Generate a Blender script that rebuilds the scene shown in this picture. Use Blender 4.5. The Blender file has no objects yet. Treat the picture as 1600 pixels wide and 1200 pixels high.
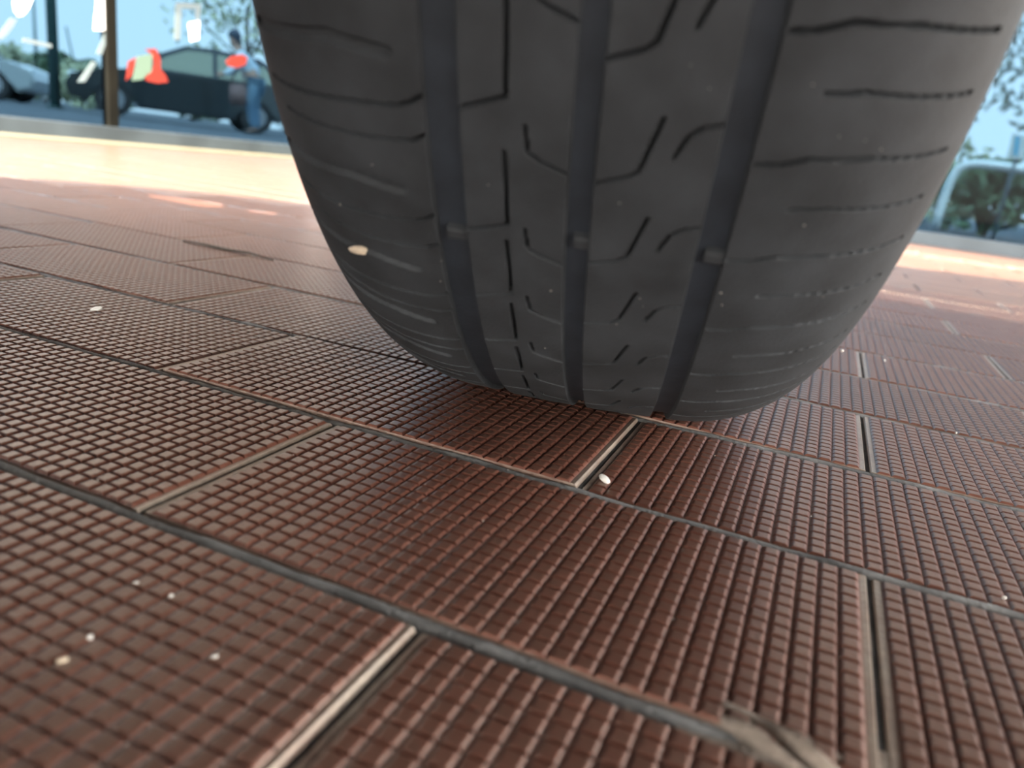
import bpy, bmesh, math, random
import numpy as np
from mathutils import Vector, Matrix

# ------------------------------------------------------------------ camera, sky, sun, exposure
scene = bpy.context.scene
C = scene.collection
CAM = np.array((0.33285, -0.05647, 0.13966))
ROT = np.array(((0.91437593, 0.38583506, 0.12267019),      # image right
                (0.2191886, -0.21701438, -0.95124188),     # image down
                (-0.34040127, 0.89668058, -0.28300337)))   # view direction
FPX = 1184.1
cam_data = bpy.data.cameras.new('camera')
cam_data.sensor_width = 36.0
cam_data.lens = FPX * 36.0 / 1600.0
cam_data.clip_start = 0.01
cam_data.clip_end = 500.0
cam_data.dof.use_dof = True
cam_data.dof.focus_distance = 0.43
cam_data.dof.aperture_fstop = 7.6
cam = bpy.data.objects.new('camera', cam_data)
C.objects.link(cam)
m4 = Matrix.Identity(4)
for i in range(3):
    m4[i][0], m4[i][1], m4[i][2], m4[i][3] = ROT[0][i], -ROT[1][i], -ROT[2][i], CAM[i]
cam.matrix_world = m4
scene.camera = cam

world = bpy.data.worlds.new('sky')
scene.world = world
world.use_nodes = True
wn, wl = world.node_tree.nodes, world.node_tree.links
wn.clear()
w_out = wn.new('ShaderNodeOutputWorld')
w_bg = wn.new('ShaderNodeBackground')
w_ramp = wn.new('ShaderNodeValToRGB')
w_sep = wn.new('ShaderNodeSeparateXYZ')
w_tc = wn.new('ShaderNodeTexCoord')
wl.new(w_tc.outputs['Generated'], w_sep.inputs[0])
wl.new(w_sep.outputs['Z'], w_ramp.inputs[0])
wl.new(w_ramp.outputs[0], w_bg.inputs[0])
wl.new(w_bg.outputs[0], w_out.inputs[0])
e = w_ramp.color_ramp.elements
e[0].position, e[0].color = 0.0, (1.0, 0.92, 0.82, 1)
e[1].position, e[1].color = 1.0, (0.62, 0.74, 0.92, 1)
e2 = w_ramp.color_ramp.elements.new(0.25)
e2.color = (0.97, 0.93, 0.86, 1)
w_bg.inputs[1].default_value = 11.8

SUN_DIR = Vector((-0.13, 0.63, -0.766)).normalized()       # the way the sunlight travels
sun_data = bpy.data.lights.new('sun', 'SUN')
sun_data.energy = 23.0
sun_data.color = (1.0, 0.87, 0.67)
sun_data.angle = math.radians(0.53)
sun = bpy.data.objects.new('sun', sun_data)
C.objects.link(sun)
sun.rotation_euler = SUN_DIR.to_track_quat('-Z', 'Y').to_euler()

vs = scene.view_settings
vs.view_transform = 'Standard'
vs.look = 'None'
vs.exposure = 0.12
vs.gamma = 1.0
vs.use_curve_mapping = False

random.seed(7)
rng = np.random.default_rng(7)

# ------------------------------------------------------------------ helpers
def ray(px, py):
    d = ROT.T @ np.array(((px - 800) / FPX, (py - 600) / FPX, 1.0))
    return d

def at_x(px, py, x):
    d = ray(px, py)
    return Vector(CAM + d * (x - CAM[0]) / d[0])

def at_y(px, py, y):
    d = ray(px, py)
    return Vector(CAM + d * (y - CAM[1]) / d[1])

def at_z(px, py, z=0.0):
    d = ray(px, py)
    return Vector(CAM + d * (z - CAM[2]) / d[2])

def tag(o, label=None, cat=None, group=None, kind=None):
    if label: o['label'] = label
    if cat: o['category'] = cat
    if group: o['group'] = group
    if kind: o['kind'] = kind
    return o

def empty(name, loc, rz=0.0):
    o = bpy.data.objects.new(name, None)
    o.empty_display_size = 0.05
    C.objects.link(o)
    o.location = loc
    o.rotation_euler = (0, 0, rz)
    return o

def link_mesh(name, me, mat, parent=None, smooth=False):
    if mat is not None and not me.materials:
        me.materials.append(mat)
    if smooth:
        me.polygons.foreach_set('use_smooth', [True] * len(me.polygons))
    o = bpy.data.objects.new(name, me)
    C.objects.link(o)
    if parent: o.parent = parent
    return o

def pydata(name, verts, faces, mat, parent=None, smooth=False):
    me = bpy.data.meshes.new(name)
    me.from_pydata([tuple(v) for v in verts], [], [tuple(f) for f in faces])
    me.update()
    return link_mesh(name, me, mat, parent, smooth)

def bm_obj(name, bm, mat, parent=None, smooth=False):
    me = bpy.data.meshes.new(name)
    bmesh.ops.recalc_face_normals(bm, faces=bm.faces)
    bm.to_mesh(me)
    bm.free()
    return link_mesh(name, me, mat, parent, smooth)

def add_box(bm, lo, hi):
    r = bmesh.ops.create_cube(bm, size=1.0)
    for v in r['verts']:
        v.co = Vector([lo[i] + (v.co[i] + 0.5) * (hi[i] - lo[i]) for i in range(3)])
    return r['verts']

def box_obj(name, lo, hi, mat, parent=None, bevel=0.0):
    bm = bmesh.new()
    add_box(bm, lo, hi)
    if bevel:
        bmesh.ops.bevel(bm, geom=bm.edges[:] , offset=bevel, segments=2, affect='EDGES', profile=0.6)
    return bm_obj(name, bm, mat, parent)

def add_tube(bm, pts, rad, seg=8):
    pts = [Vector(p) for p in pts]
    rads = rad if isinstance(rad, (list, tuple)) else [rad] * len(pts)
    rings = []
    for i, p in enumerate(pts):
        d = (pts[min(i + 1, len(pts) - 1)] - pts[max(i - 1, 0)]).normalized()
        a = d.orthogonal().normalized() if not rings else (pa - d * pa.dot(d)).normalized()
        pa = a
        b = d.cross(a)
        rings.append([bm.verts.new(p + (a * math.cos(t) + b * math.sin(t)) * rads[i])
                      for t in (2 * math.pi * k / seg for k in range(seg))])
    for r0, r1 in zip(rings, rings[1:]):
        for k in range(seg):
            bm.faces.new((r0[k], r0[(k + 1) % seg], r1[(k + 1) % seg], r1[k]))
    bm.faces.new(rings[0][::-1])
    bm.faces.new(rings[-1])

def add_prism(bm, outline, axis, lo, hi):
    """outline: 2-D points; axis: index of the extrusion axis (0, 1 or 2)."""
    ij = [k for k in range(3) if k != axis]
    def mk(p, w):
        v = [0, 0, 0]
        v[ij[0]], v[ij[1]], v[axis] = p[0], p[1], w
        return bm.verts.new(v)
    a = [mk(p, lo) for p in outline]
    b = [mk(p, hi) for p in outline]
    n = len(a)
    bm.faces.new(a[::-1])
    bm.faces.new(b)
    for k in range(n):
        bm.faces.new((a[k], a[(k + 1) % n], b[(k + 1) % n], b[k]))

def material(name, color, rough=0.6, spec=0.5, metal=0.0, var=0.0, scale=30.0, bump=0.0, bump_scale=200.0,
             coat=0.0, object_random=0.0):
    m = bpy.data.materials.new(name)
    m.use_nodes = True
    nt = m.node_tree
    p = nt.nodes['Principled BSDF']
    p.inputs['Roughness'].default_value = rough
    p.inputs['Specular IOR Level'].default_value = spec
    p.inputs['Metallic'].default_value = metal
    p.inputs['Coat Weight'].default_value = coat
    p.inputs['Base Color'].default_value = (*color, 1)
    tc = nt.nodes.new('ShaderNodeTexCoord')
    if var:
        n = nt.nodes.new('ShaderNodeTexNoise')
        n.inputs['Scale'].default_value = scale
        n.inputs['Detail'].default_value = 5
        nt.links.new(tc.outputs['Object'], n.inputs['Vector'])
        r = nt.nodes.new('ShaderNodeValToRGB')
        r.color_ramp.elements[0].position, r.color_ramp.elements[1].position = 0.3, 0.7
        r.color_ramp.elements[0].color = (*[max(0, c * (1 - var)) for c in color], 1)
        r.color_ramp.elements[1].color = (*[min(1, c * (1 + var)) for c in color], 1)
        nt.links.new(n.outputs['Fac'], r.inputs[0])
        nt.links.new(r.outputs[0], p.inputs['Base Color'])
    if bump:
        n2 = nt.nodes.new('ShaderNodeTexNoise')
        n2.inputs['Scale'].default_value = bump_scale
        n2.inputs['Detail'].default_value = 4
        nt.links.new(tc.outputs['Object'], n2.inputs['Vector'])
        b = nt.nodes.new('ShaderNodeBump')
        b.inputs['Strength'].default_value = bump
        b.inputs['Distance'].default_value = 0.001
        nt.links.new(n2.outputs['Fac'], b.inputs['Height'])
        nt.links.new(b.outputs[0], p.inputs['Normal'])
    return m

# ------------------------------------------------------------------ materials
TL, TW = 0.252, 0.126          # tile module, joints included
PITCH = 0.00738                # stud pitch
NX, NY = 33, 16
STUD_H = 0.0012

def clay_material(name, far=False):
    m = bpy.data.materials.new(name)
    m.use_nodes = True
    nt = m.node_tree
    N, Lk = nt.nodes, nt.links
    p = N['Principled BSDF']
    tc = N.new('ShaderNodeTexCoord')
    geo = N.new('ShaderNodeNewGeometry')
    oi = N.new('ShaderNodeObjectInfo')
    def noise(scale, detail, vec, rough=0.55):
        n = N.new('ShaderNodeTexNoise')
        n.inputs['Scale'].default_value = scale
        n.inputs['Detail'].default_value = detail
        n.inputs['Roughness'].default_value = rough
        Lk.new(vec, n.inputs['Vector'])
        return n.outputs['Fac']
    def ramp(fac, a, b, ca, cb):
        r = N.new('ShaderNodeValToRGB')
        r.color_ramp.elements[0].position, r.color_ramp.elements[1].position = a, b
        r.color_ramp.elements[0].color, r.color_ramp.elements[1].color = (*ca, 1), (*cb, 1)
        Lk.new(fac, r.inputs[0])
        return r.outputs[0]
    def mix(fac, a, b, mode='MIX'):
        x = N.new('ShaderNodeMix')
        x.data_type = 'RGBA'
        x.blend_type = mode
        if isinstance(fac, float): x.inputs[0].default_value = fac
        else: Lk.new(fac, x.inputs[0])
        for s, v in ((6, a), (7, b)):
            if isinstance(v, tuple): x.inputs[s].default_value = (*v, 1)
            else: Lk.new(v, x.inputs[s])
        return x.outputs[2]
    pos = geo.outputs['Position']
    body = ramp(noise(55, 4, pos), 0.3, 0.7, (0.122, 0.043, 0.029), (0.168, 0.065, 0.045))
    # grey film of trodden dirt on the stud tops and the border
    sep = N.new('ShaderNodeSeparateXYZ')
    Lk.new(tc.outputs['Object'], sep.inputs[0])
    if not far:
        top = N.new('ShaderNodeMapRange')
        top.inputs['From Min'].default_value, top.inputs['From Max'].default_value = STUD_H * 0.8, STUD_H * 0.98
        Lk.new(sep.outputs['Z'], top.inputs['Value'])
        film = N.new('ShaderNodeMath'); film.operation = 'MULTIPLY'
        Lk.new(top.outputs[0], film.inputs[0])
        mr = N.new('ShaderNodeMapRange')
        mr.inputs['From Min'].default_value, mr.inputs['From Max'].default_value = 0.35, 0.65
        mr.inputs['To Min'].default_value, mr.inputs['To Max'].default_value = 0.30, 0.65
        Lk.new(noise(160, 3, pos), mr.inputs['Value'])
        Lk.new(mr.outputs[0], film.inputs[1])
        col = mix(film.outputs[0], body, (0.108, 0.066, 0.049))
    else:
        col = mix(0.55, body, (0.275, 0.168, 0.115))  # far clay painted paler than the near, as the sunlit floor looks
    # dusty border: outside the stud field
    if not far:
        def absd(out, half):
            a = N.new('ShaderNodeMath'); a.operation = 'ABSOLUTE'; Lk.new(out, a.inputs[0])
            r = N.new('ShaderNodeMapRange')
            r.inputs['From Min'].default_value, r.inputs['From Max'].default_value = half, half + 0.0012
            Lk.new(a.outputs[0], r.inputs['Value'])
            return r.outputs[0]
        mx = N.new('ShaderNodeMath'); mx.operation = 'MAXIMUM'
        Lk.new(absd(sep.outputs['X'], NX * PITCH / 2 - 0.0004), mx.inputs[0])
        Lk.new(absd(sep.outputs['Y'], NY * PITCH / 2 - 0.0004), mx.inputs[1])
        dusty = N.new('ShaderNodeMath'); dusty.operation = 'MULTIPLY'
        mr2 = N.new('ShaderNodeMapRange')
        mr2.inputs['From Min'].default_value, mr2.inputs['From Max'].default_value = 0.3, 0.7
        mr2.inputs['To Min'].default_value, mr2.inputs['To Max'].default_value = 0.45, 0.95
        Lk.new(noise(40, 4, pos), mr2.inputs['Value'])
        Lk.new(mx.outputs[0], dusty.inputs[0]); Lk.new(mr2.outputs[0], dusty.inputs[1])
        dustc = ramp(noise(300, 3, pos), 0.3, 0.7, (0.24, 0.215, 0.185), (0.38, 0.325, 0.265))
        col = mix(dusty.outputs[0], col, dustc)
    # each fired tile is a little different
    hv = N.new('ShaderNodeHueSaturation')
    mrv = N.new('ShaderNodeMapRange')
    mrv.inputs['To Min'].default_value, mrv.inputs['To Max'].default_value = 0.9, 1.1
    Lk.new(oi.outputs['Random'], mrv.inputs['Value'])
    Lk.new(mrv.outputs[0], hv.inputs['Value'])
    Lk.new(col, hv.inputs['Color'])
    Lk.new(hv.outputs[0], p.inputs['Base Color'])
    p.inputs['Roughness'].default_value = 0.30
    p.inputs['Specular IOR Level'].default_value = 0.95
    p.inputs['Specular Tint'].default_value = (1.0, 0.88, 0.78, 1)
    b = N.new('ShaderNodeBump')
    b.inputs['Distance'].default_value = 0.0004
    b.inputs['Strength'].default_value = 0.5
    Lk.new(noise(900, 3, pos), b.inputs['Height'])
    nrm = b.outputs[0]
    if far:
        # stud relief of the tiles too far off to pick apart
        s2 = N.new('ShaderNodeSeparateXYZ'); Lk.new(pos, s2.inputs[0])
        def tri(out):
            d = N.new('ShaderNodeMath'); d.operation = 'DIVIDE'; d.inputs[1].default_value = PITCH; Lk.new(out, d.inputs[0])
            f = N.new('ShaderNodeMath'); f.operation = 'FRACT'; Lk.new(d.outputs[0], f.inputs[0])
            s = N.new('ShaderNodeMath'); s.operation = 'SUBTRACT'; s.inputs[1].default_value = 0.5; Lk.new(f.outputs[0], s.inputs[0])
            a = N.new('ShaderNodeMath'); a.operation = 'ABSOLUTE'; Lk.new(s.outputs[0], a.inputs[0])
            r = N.new('ShaderNodeMapRange'); r.inputs['From Min'].default_value = 0.48; r.inputs['From Max'].default_value = 0.3
            Lk.new(a.outputs[0], r.inputs['Value'])
            return r.outputs[0]
        mu = N.new('ShaderNodeMath'); mu.operation = 'MULTIPLY'
        Lk.new(tri(s2.outputs['X']), mu.inputs[0]); Lk.new(tri(s2.outputs['Y']), mu.inputs[1])
        b2 = N.new('ShaderNodeBump'); b2.inputs['Distance'].default_value = STUD_H; b2.inputs['Strength'].default_value = 0.6
        Lk.new(mu.outputs[0], b2.inputs['Height']); Lk.new(nrm, b2.inputs['Normal'])
        nrm = b2.outputs[0]
    Lk.new(nrm, p.inputs['Normal'])
    return m

M = {}
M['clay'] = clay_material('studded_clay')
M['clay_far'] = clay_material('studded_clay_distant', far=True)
M['mortar'] = material('joint_mortar', (0.07, 0.07, 0.07), 0.9, 0.2, var=0.5, scale=60, bump=1.0, bump_scale=700)
M['bead'] = material('bead_mortar', (0.20, 0.20, 0.20), 0.85, 0.25, var=0.45, scale=35, bump=0.7, bump_scale=500)
M['patch'] = material('dried_mortar', (0.33, 0.275, 0.235), 0.9, 0.2, var=0.3, scale=120, bump=0.8, bump_scale=600)
M['rubber'] = material('tyre_rubber', (0.033, 0.038, 0.044), 0.72, 0.4, var=0.30, scale=45, bump=0.25, bump_scale=900)
M['rubber_dark'] = material('groove_rubber', (0.025, 0.032, 0.043), 0.66, 0.4, var=0.25, scale=60, bump=0.2, bump_scale=700)  # the sky's blue reflection put into the groove rubber's colour
M['steel'] = material('rim_steel', (0.35, 0.35, 0.36), 0.4, 0.5, 0.9)
M['white_stone'] = material('white_stone', (0.78, 0.76, 0.72), 0.7, 0.3, var=0.1, scale=400, bump=0.4, bump_scale=900)
M['tan_stone'] = material('tan_stone', (0.62, 0.52, 0.40), 0.8, 0.3, var=0.15, scale=400)
M['grit'] = material('pale_grit', (0.36, 0.34, 0.31), 0.8, 0.3)
M['sill'] = material('sill_stone', (0.060, 0.075, 0.085), 0.5, 0.4, var=0.4, scale=3)
M['threshold'] = material('threshold_stone', (0.21, 0.19, 0.13), 0.7, 0.3, var=0.1, scale=12)
M['frame'] = material('bronze_frame', (0.010, 0.0095, 0.007), 0.9, 0.1, 0.0, var=0.3, scale=6)
M['asphalt'] = material('asphalt', (0.11, 0.12, 0.125), 0.85, 0.3, var=0.25, scale=2.0)
M['shade_deck'] = material('shade_steel', (0.035, 0.035, 0.035), 0.7, 0.3, 0.0, var=0.2, scale=8)
M['black_paint'] = material('black_car_paint', (0.025, 0.030, 0.030), 0.18, 0.5, coat=0.6)
M['grey_paint'] = material('grey_car_paint', (0.33, 0.36, 0.36), 0.25, 0.5, coat=0.5)
M['car_glass'] = material('car_window', (0.30, 0.31, 0.22), 0.15, 0.6)
M['trim'] = material('black_plastic', (0.02, 0.02, 0.02), 0.6)
M['red_lamp'] = material('red_lamp', (0.75, 0.06, 0.04), 0.25)
M['white_paint'] = material('white_paint', (0.90, 0.92, 0.90), 0.4)
M['post'] = material('green_post', (0.035, 0.085, 0.080), 0.5)
M['pale_post'] = material('grey_post', (0.20, 0.26, 0.27), 0.5)
M['leaf_dark'] = material('dark_leaves', (0.11, 0.17, 0.09), 0.6, var=0.5, scale=3)
M['leaf_pale'] = material('pale_leaves', (0.42, 0.44, 0.28), 0.6, var=0.4, scale=3)
M['leaf_blue'] = material('grey_leaves', (0.22, 0.24, 0.20), 0.6, var=0.5, scale=3)
M['bark'] = material('bark', (0.10, 0.085, 0.07), 0.9, var=0.3, scale=10)
M['shirt'] = material('pale_shirt', (0.62, 0.72, 0.78), 0.8)
M['jeans'] = material('blue_jeans', (0.16, 0.26, 0.34), 0.9)
M['skin'] = material('skin', (0.42, 0.25, 0.18), 0.6)
M['hair'] = material('dark_hair', (0.03, 0.045, 0.07), 0.6)
M['bag'] = material('brown_bag', (0.17, 0.10, 0.09), 0.7)
M['glare_white'] = material('white_glare', (0.95, 0.97, 0.95), 0.4)  # lamp reflections in the glass, painted white
M['glare_pale'] = material('pale_glare', (0.20, 0.25, 0.26), 0.4)  # fainter lamp reflections, painted pale
M['st_red'] = material('red_vinyl', (0.32, 0.035, 0.02), 0.4)
M['st_green'] = material('pale_green_vinyl', (0.16, 0.24, 0.18), 0.4)
M['st_yellow'] = material('cream_vinyl', (0.75, 0.72, 0.48), 0.4)
M['st_blue'] = material('sky_blue_vinyl', (0.20, 0.62, 0.85), 0.4)

def glass_material():
    m = bpy.data.materials.new('tinted_shop_glass')
    m.use_nodes = True
    nt = m.node_tree
    nt.nodes.clear()
    out = nt.nodes.new('ShaderNodeOutputMaterial')
    tr = nt.nodes.new('ShaderNodeBsdfTransparent')
    tr.inputs[0].default_value = (0.192, 0.263, 0.318, 1)
    gl = nt.nodes.new('ShaderNodeBsdfGlossy')
    gl.inputs['Roughness'].default_value = 0.02
    fr = nt.nodes.new('ShaderNodeFresnel')
    fr.inputs[0].default_value = 1.13
    mx = nt.nodes.new('ShaderNodeMixShader')
    ge = nt.nodes.new('ShaderNodeNewGeometry')
    inv = nt.nodes.new('ShaderNodeMath'); inv.operation = 'SUBTRACT'; inv.inputs[0].default_value = 1.0
    nt.links.new(ge.outputs['Backfacing'], inv.inputs[1])
    mul = nt.nodes.new('ShaderNodeMath'); mul.operation = 'MULTIPLY'
    nt.links.new(fr.outputs[0], mul.inputs[0]); nt.links.new(inv.outputs[0], mul.inputs[1])
    nt.links.new(mul.outputs[0], mx.inputs[0])
    nt.links.new(tr.outputs[0], mx.inputs[1])
    nt.links.new(gl.outputs[0], mx.inputs[2])
    nt.links.new(mx.outputs[0], out.inputs[0])
    return m
M['glass'] = glass_material()

# ------------------------------------------------------------------ the floor: mortar bed and studded tiles
WALL_X, WALL_Y = -2.45, 3.80
FX0, FX1, FY0, FY1 = WALL_X, 4.2, -2.2, WALL_Y
floor = box_obj('floor', (FX0, FY0, -0.05), (FX1, FY1, -0.0011), M['mortar'])
tag(floor, 'brown studded clay tile paving laid in half bond', None, None, 'structure')

def tile_mesh():
    lx, ly = 0.2502, 0.1189          # body of one tile
    th = 0.0145
    V, F = [], []
    def quad(*i): F.append(i)
    # body: bottom edge, rounded upper rim (broad at the ends), top border
    def ring(hx, hy, z):
        b = len(V)
        V.extend(((-hx, -hy, z), (hx, -hy, z), (hx, hy, z), (-hx, hy, z)))
        return b
    r0 = ring(lx / 2, ly / 2, -th)
    r1 = ring(lx / 2, ly / 2, -0.0017)
    r2 = ring(lx / 2 - 0.0003, ly / 2 - 0.00008, -0.0006)
    r3 = ring(lx / 2 - 0.0009, ly / 2 - 0.0002, 0.0002)
    for a, b in ((r0, r1), (r1, r2), (r2, r3)):
        for k in range(4):
            quad(a + k, a + (k + 1) % 4, b + (k + 1) % 4, b + k)
    # the recessed field between the studs lies at the border's height minus a little
    hx, hy = NX * PITCH / 2, NY * PITCH / 2
    r4 = ring(hx, hy, 0)
    r5 = ring(hx - 0.0002, hy - 0.0002, -0.0002)
    for a, b in ((r3, r4), (r4, r5)):
        for k in range(4):
            quad(a + k, a + (k + 1) % 4, b + (k + 1) % 4, b + k)
    quad(r5, r5 + 1, r5 + 2, r5 + 3)
    # studs: truncated pyramids with a rounded upper edge
    lev = ((0.00366, 0.00362, -0.0001), (0.00318, 0.00326, STUD_H * 0.40), (0.00252, 0.00292, STUD_H * 0.86), (0.00192, 0.00258, STUD_H))
    for j in range(NY):
        for i in range(NX):
            cx, cy = -hx + (i + 0.5) * PITCH, -hy + (j + 0.5) * PITCH
            prev = None
            for h, g, z in lev:
                b = len(V)
                V.extend(((cx - h, cy - g, z), (cx + h, cy - g, z), (cx + h, cy + g, z), (cx - h, cy + g, z)))
                if prev is not None:
                    for k in range(4):
                        quad(prev + k, prev + (k + 1) % 4, b + (k + 1) % 4, b + k)
                prev = b
            quad(prev, prev + 1, prev + 2, prev + 3)
    me = bpy.data.meshes.new('tile')
    me.from_pydata(V, [], F)
    me.update()
    me.materials.append(M['clay'])
    return me

TILE = tile_mesh()
ROW_START = {0: 0.245, 1: 0.1245, 2: 0.001, 3: 0.1285, 4: 0.0, 5: 0.1335, 6: 0.012}

def in_view(x, y):
    """largest side of the tile's picture and whether it can be seen from the camera's place or a step beside it"""
    c = ROT @ (np.array((x, y, 0.0)) - CAM)
    if c[2] < 0.05:
        return abs(x - CAM[0]) < 0.5 and abs(y - CAM[1]) < 0.35
    px, py = 800 + FPX * c[0] / c[2], 600 + FPX * c[1] / c[2]
    m_ = FPX * 0.14 / c[2] + 60
    return -m_ < px < 1600 + m_ and py < 1200 + m_

near_tiles, far_tiles = [], []
k0, k1 = int(math.floor(FY0 / TW)), int(math.ceil(FY1 / TW))
for k in range(k0, k1):
    start = ROW_START.get(k, (0.0 if k % 2 == 0 else 0.126) + random.uniform(-0.004, 0.006))
    y = (k + 0.5) * TW
    n0, n1 = int(math.floor((FX0 - start) / TL)) - 1, int(math.ceil((FX1 - start) / TL)) + 1
    for n in range(n0, n1):
        x = start + (n + 0.5) * TL
        if x - TL / 2 < FX0 - 0.01 or x + TL / 2 > FX1 or y - TW / 2 < FY0 or y + TW / 2 > FY1:
            continue
        d = math.hypot(x - CAM[0], y - CAM[1])
        (near_tiles if in_view(x, y) and d < 1.62 or d < 0.85 else far_tiles).append((d, x, y))
near_tiles.sort()
# raised bead of mortar along each long joint, a little off the middle
for k in range(-3, 21):
    xs = np.arange(-1.6, 1.7, 0.006)
    V, F = [], []
    h_ = 0.0003 * np.sin(xs * 31 + k) + 0.0003 * np.sin(xs * 113 + 2 * k) + rng.normal(0, 0.00012, len(xs))
    w_ = 0.00035 * np.sin(xs * 47 + 3 * k) + rng.normal(0, 0.00018, len(xs))
    for i, x in enumerate(xs):
        for f_, z_ in ((-1, -0.0016), (-0.8, -0.0002), (-0.3, 0.0003), (0.3, 0.0004), (0.8, -0.0001), (1, -0.0016)):
            V.append((x, k * TW + 0.0007 + f_ * 0.0029 + (w_[i] if f_ < 0 else 0), z_ + h_[i] * (abs(f_) < 0.9)))
    for i in range(len(xs) - 1):
        for q in range(5):
            a = i * 6 + q
            F.append((a, a + 6, a + 7, a + 1))
    pydata('joint_bead', V, F, M['bead'], floor, True)
far_tiles += near_tiles[290:]
near_tiles = near_tiles[:290]
RAISED = {(0.127, 0.315): 0.0012, (0.118, 0.063): 0.0008}
for d, x, y in near_tiles:
    t = bpy.data.objects.new('tile', TILE)
    C.objects.link(t)
    t.parent = floor
    dz = random.uniform(-0.0006, 0.0004)
    for (rx, ry), rz_ in RAISED.items():
        if abs(x - rx) < 0.02 and abs(y - ry) < 0.02: dz = rz_
    t.location = (x, y, dz)
    t.rotation_euler = (random.gauss(0, 0.0022), random.gauss(0, 0.0014), random.gauss(0, 0.0022))
V, F = [], []
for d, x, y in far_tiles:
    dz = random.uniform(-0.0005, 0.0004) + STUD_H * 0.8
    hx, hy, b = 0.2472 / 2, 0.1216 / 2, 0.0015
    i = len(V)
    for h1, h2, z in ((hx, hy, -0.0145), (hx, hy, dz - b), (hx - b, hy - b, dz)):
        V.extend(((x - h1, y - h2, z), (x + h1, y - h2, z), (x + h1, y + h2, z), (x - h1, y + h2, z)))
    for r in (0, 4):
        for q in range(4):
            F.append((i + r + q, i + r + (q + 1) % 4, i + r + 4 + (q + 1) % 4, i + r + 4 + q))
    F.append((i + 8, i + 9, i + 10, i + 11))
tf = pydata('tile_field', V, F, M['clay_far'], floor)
tag(tf, None, None, None, 'stuff')

# ------------------------------------------------------------------ the glazed shop front: two walls meeting in a corner
def ground(name, pts, z, mat):
    return tag(pydata(name, [(x, y, z) for x, y in pts], [tuple(range(len(pts)))], mat), kind='structure')
ground('ground_beyond', [(WALL_X - 0.1, -60), (WALL_X - 0.1, WALL_Y + 0.1), (60, WALL_Y + 0.1), (60, 90), (-90, 90), (-90, -60)], -0.02, M['asphalt'])
ground('ground_beside', [(FX1, -60), (60, -60), (60, WALL_Y + 0.1), (FX1, WALL_Y + 0.1)], -0.02, M['asphalt'])
ground('ground_behind', [(WALL_X - 0.1, -60), (FX1, -60), (FX1, FY0), (WALL_X - 0.1, FY0)], -0.02, M['asphalt'])

# sills (kerb under the glass) and thresholds
SILL_H = 0.062
tag(box_obj('trim_1', (WALL_X - 0.12, -2.2, -0.02), (WALL_X, WALL_Y + 0.12, SILL_H), M['sill'], bevel=0.004), kind='structure')
tag(box_obj('trim_2', (WALL_X, WALL_Y, -0.02), (4.2, WALL_Y + 0.12, SILL_H * 0.9), M['sill'], bevel=0.004), kind='structure')
tag(box_obj('trim_3', (WALL_X, -2.2, -0.01), (WALL_X + 0.16, WALL_Y, 0.006), M['threshold'], bevel=0.002), kind='structure')

def pane(name, lo, hi):
    return tag(box_obj(name, lo, hi, M['glass']), kind='structure')
GX = WALL_X - 0.06
GY = WALL_Y + 0.06
TOPZ, HL, HF = 2.6, 0.76, 1.34
def mull_y(px):           # where along the left wall a mullion seen at column px stands
    return at_x(px, 120, WALL_X).y
my = mull_y(189)
breaks = [-2.2, my - 1.45, my, WALL_Y]
n = 1
for a, b in zip(breaks, breaks[1:]):
    pane('window_%d' % n, (GX - 0.004, a + 0.03, SILL_H), (GX + 0.004, b - 0.03, HL)); n += 1
for b in breaks[1:3]:
    tag(box_obj('trim_%d' % (n + 3), (GX - 0.02, b - 0.024, SILL_H), (GX + 0.018, b + 0.024, HL), M['frame'], bevel=0.003), kind='structure'); n += 1
xb = [WALL_X, -1.0, 0.2, 1.62, 3.0, 4.2]
for a, b in zip(xb, xb[1:]):
    pane('window_%d' % n, (a + 0.03, GY - 0.004, SILL_H * 0.9), (b - 0.03, GY + 0.004, HF)); n += 1
for b in xb[:-1]:
    tag(box_obj('trim_%d' % (n + 3), (b - 0.03, GY - 0.03, SILL_H * 0.9), (b + 0.03, GY + 0.03, HF), M['frame'], bevel=0.003), kind='structure'); n += 1

# unseen beige walls added above the glass to warm the reflections on the tiles
M['bounce_plaster'] = material('beige_bounce', (0.62, 0.57, 0.52), 0.9, 0.2, var=0.08, scale=4, bump=0.3, bump_scale=60)
tag(box_obj('bounce_wall_left', (WALL_X - 0.14, -2.2, HL), (WALL_X - 0.02, WALL_Y + 0.14, TOPZ), M['bounce_plaster']), kind='structure')
tag(box_obj('bounce_wall_far', (WALL_X - 0.02, WALL_Y + 0.02, HF), (4.2, WALL_Y + 0.14, TOPZ), M['bounce_plaster']), kind='structure')
# unseen slab added over the far shop front to hold back skylight
M['sky_shade'] = material('sky_shade_grey', (0.42, 0.41, 0.39), 0.8, 0.2)
tag(box_obj('sky_shade_slab', (WALL_X - 0.2, 1.42, TOPZ), (4.4, WALL_Y + 0.5, TOPZ + 0.22), M['sky_shade'], bevel=0.01), kind='structure')

# ------------------------------------------------------------------ the tyre
TC = Vector((0.2076, 0.4279, 0.3125))
PSI = 0.2030
RAD = 0.31445
S0 = -0.0042               # the tread pattern is not symmetric: middle of the section
BASE = 0.0011
tyre = empty('car_tyre', (TC.x, TC.y, BASE), PSI)
tag(tyre, 'black car tyre with worn grooved tread standing on the studded tiles', 'tyre')
GROUND = 0.0013

def drop(s):
    """fall of the tread surface below the crown, in metres, s = distance from the centre line"""
    a = np.abs(s - S0)
    fl, hw, r, crown = 0.0520, 0.1205, 0.0549, 0.0016
    x = np.clip((a - fl) / (hw - fl), 0, 1)
    return crown * np.minimum(a / fl, 1) ** 2 + r * (1 - np.sqrt(1 - x * x))

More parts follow.
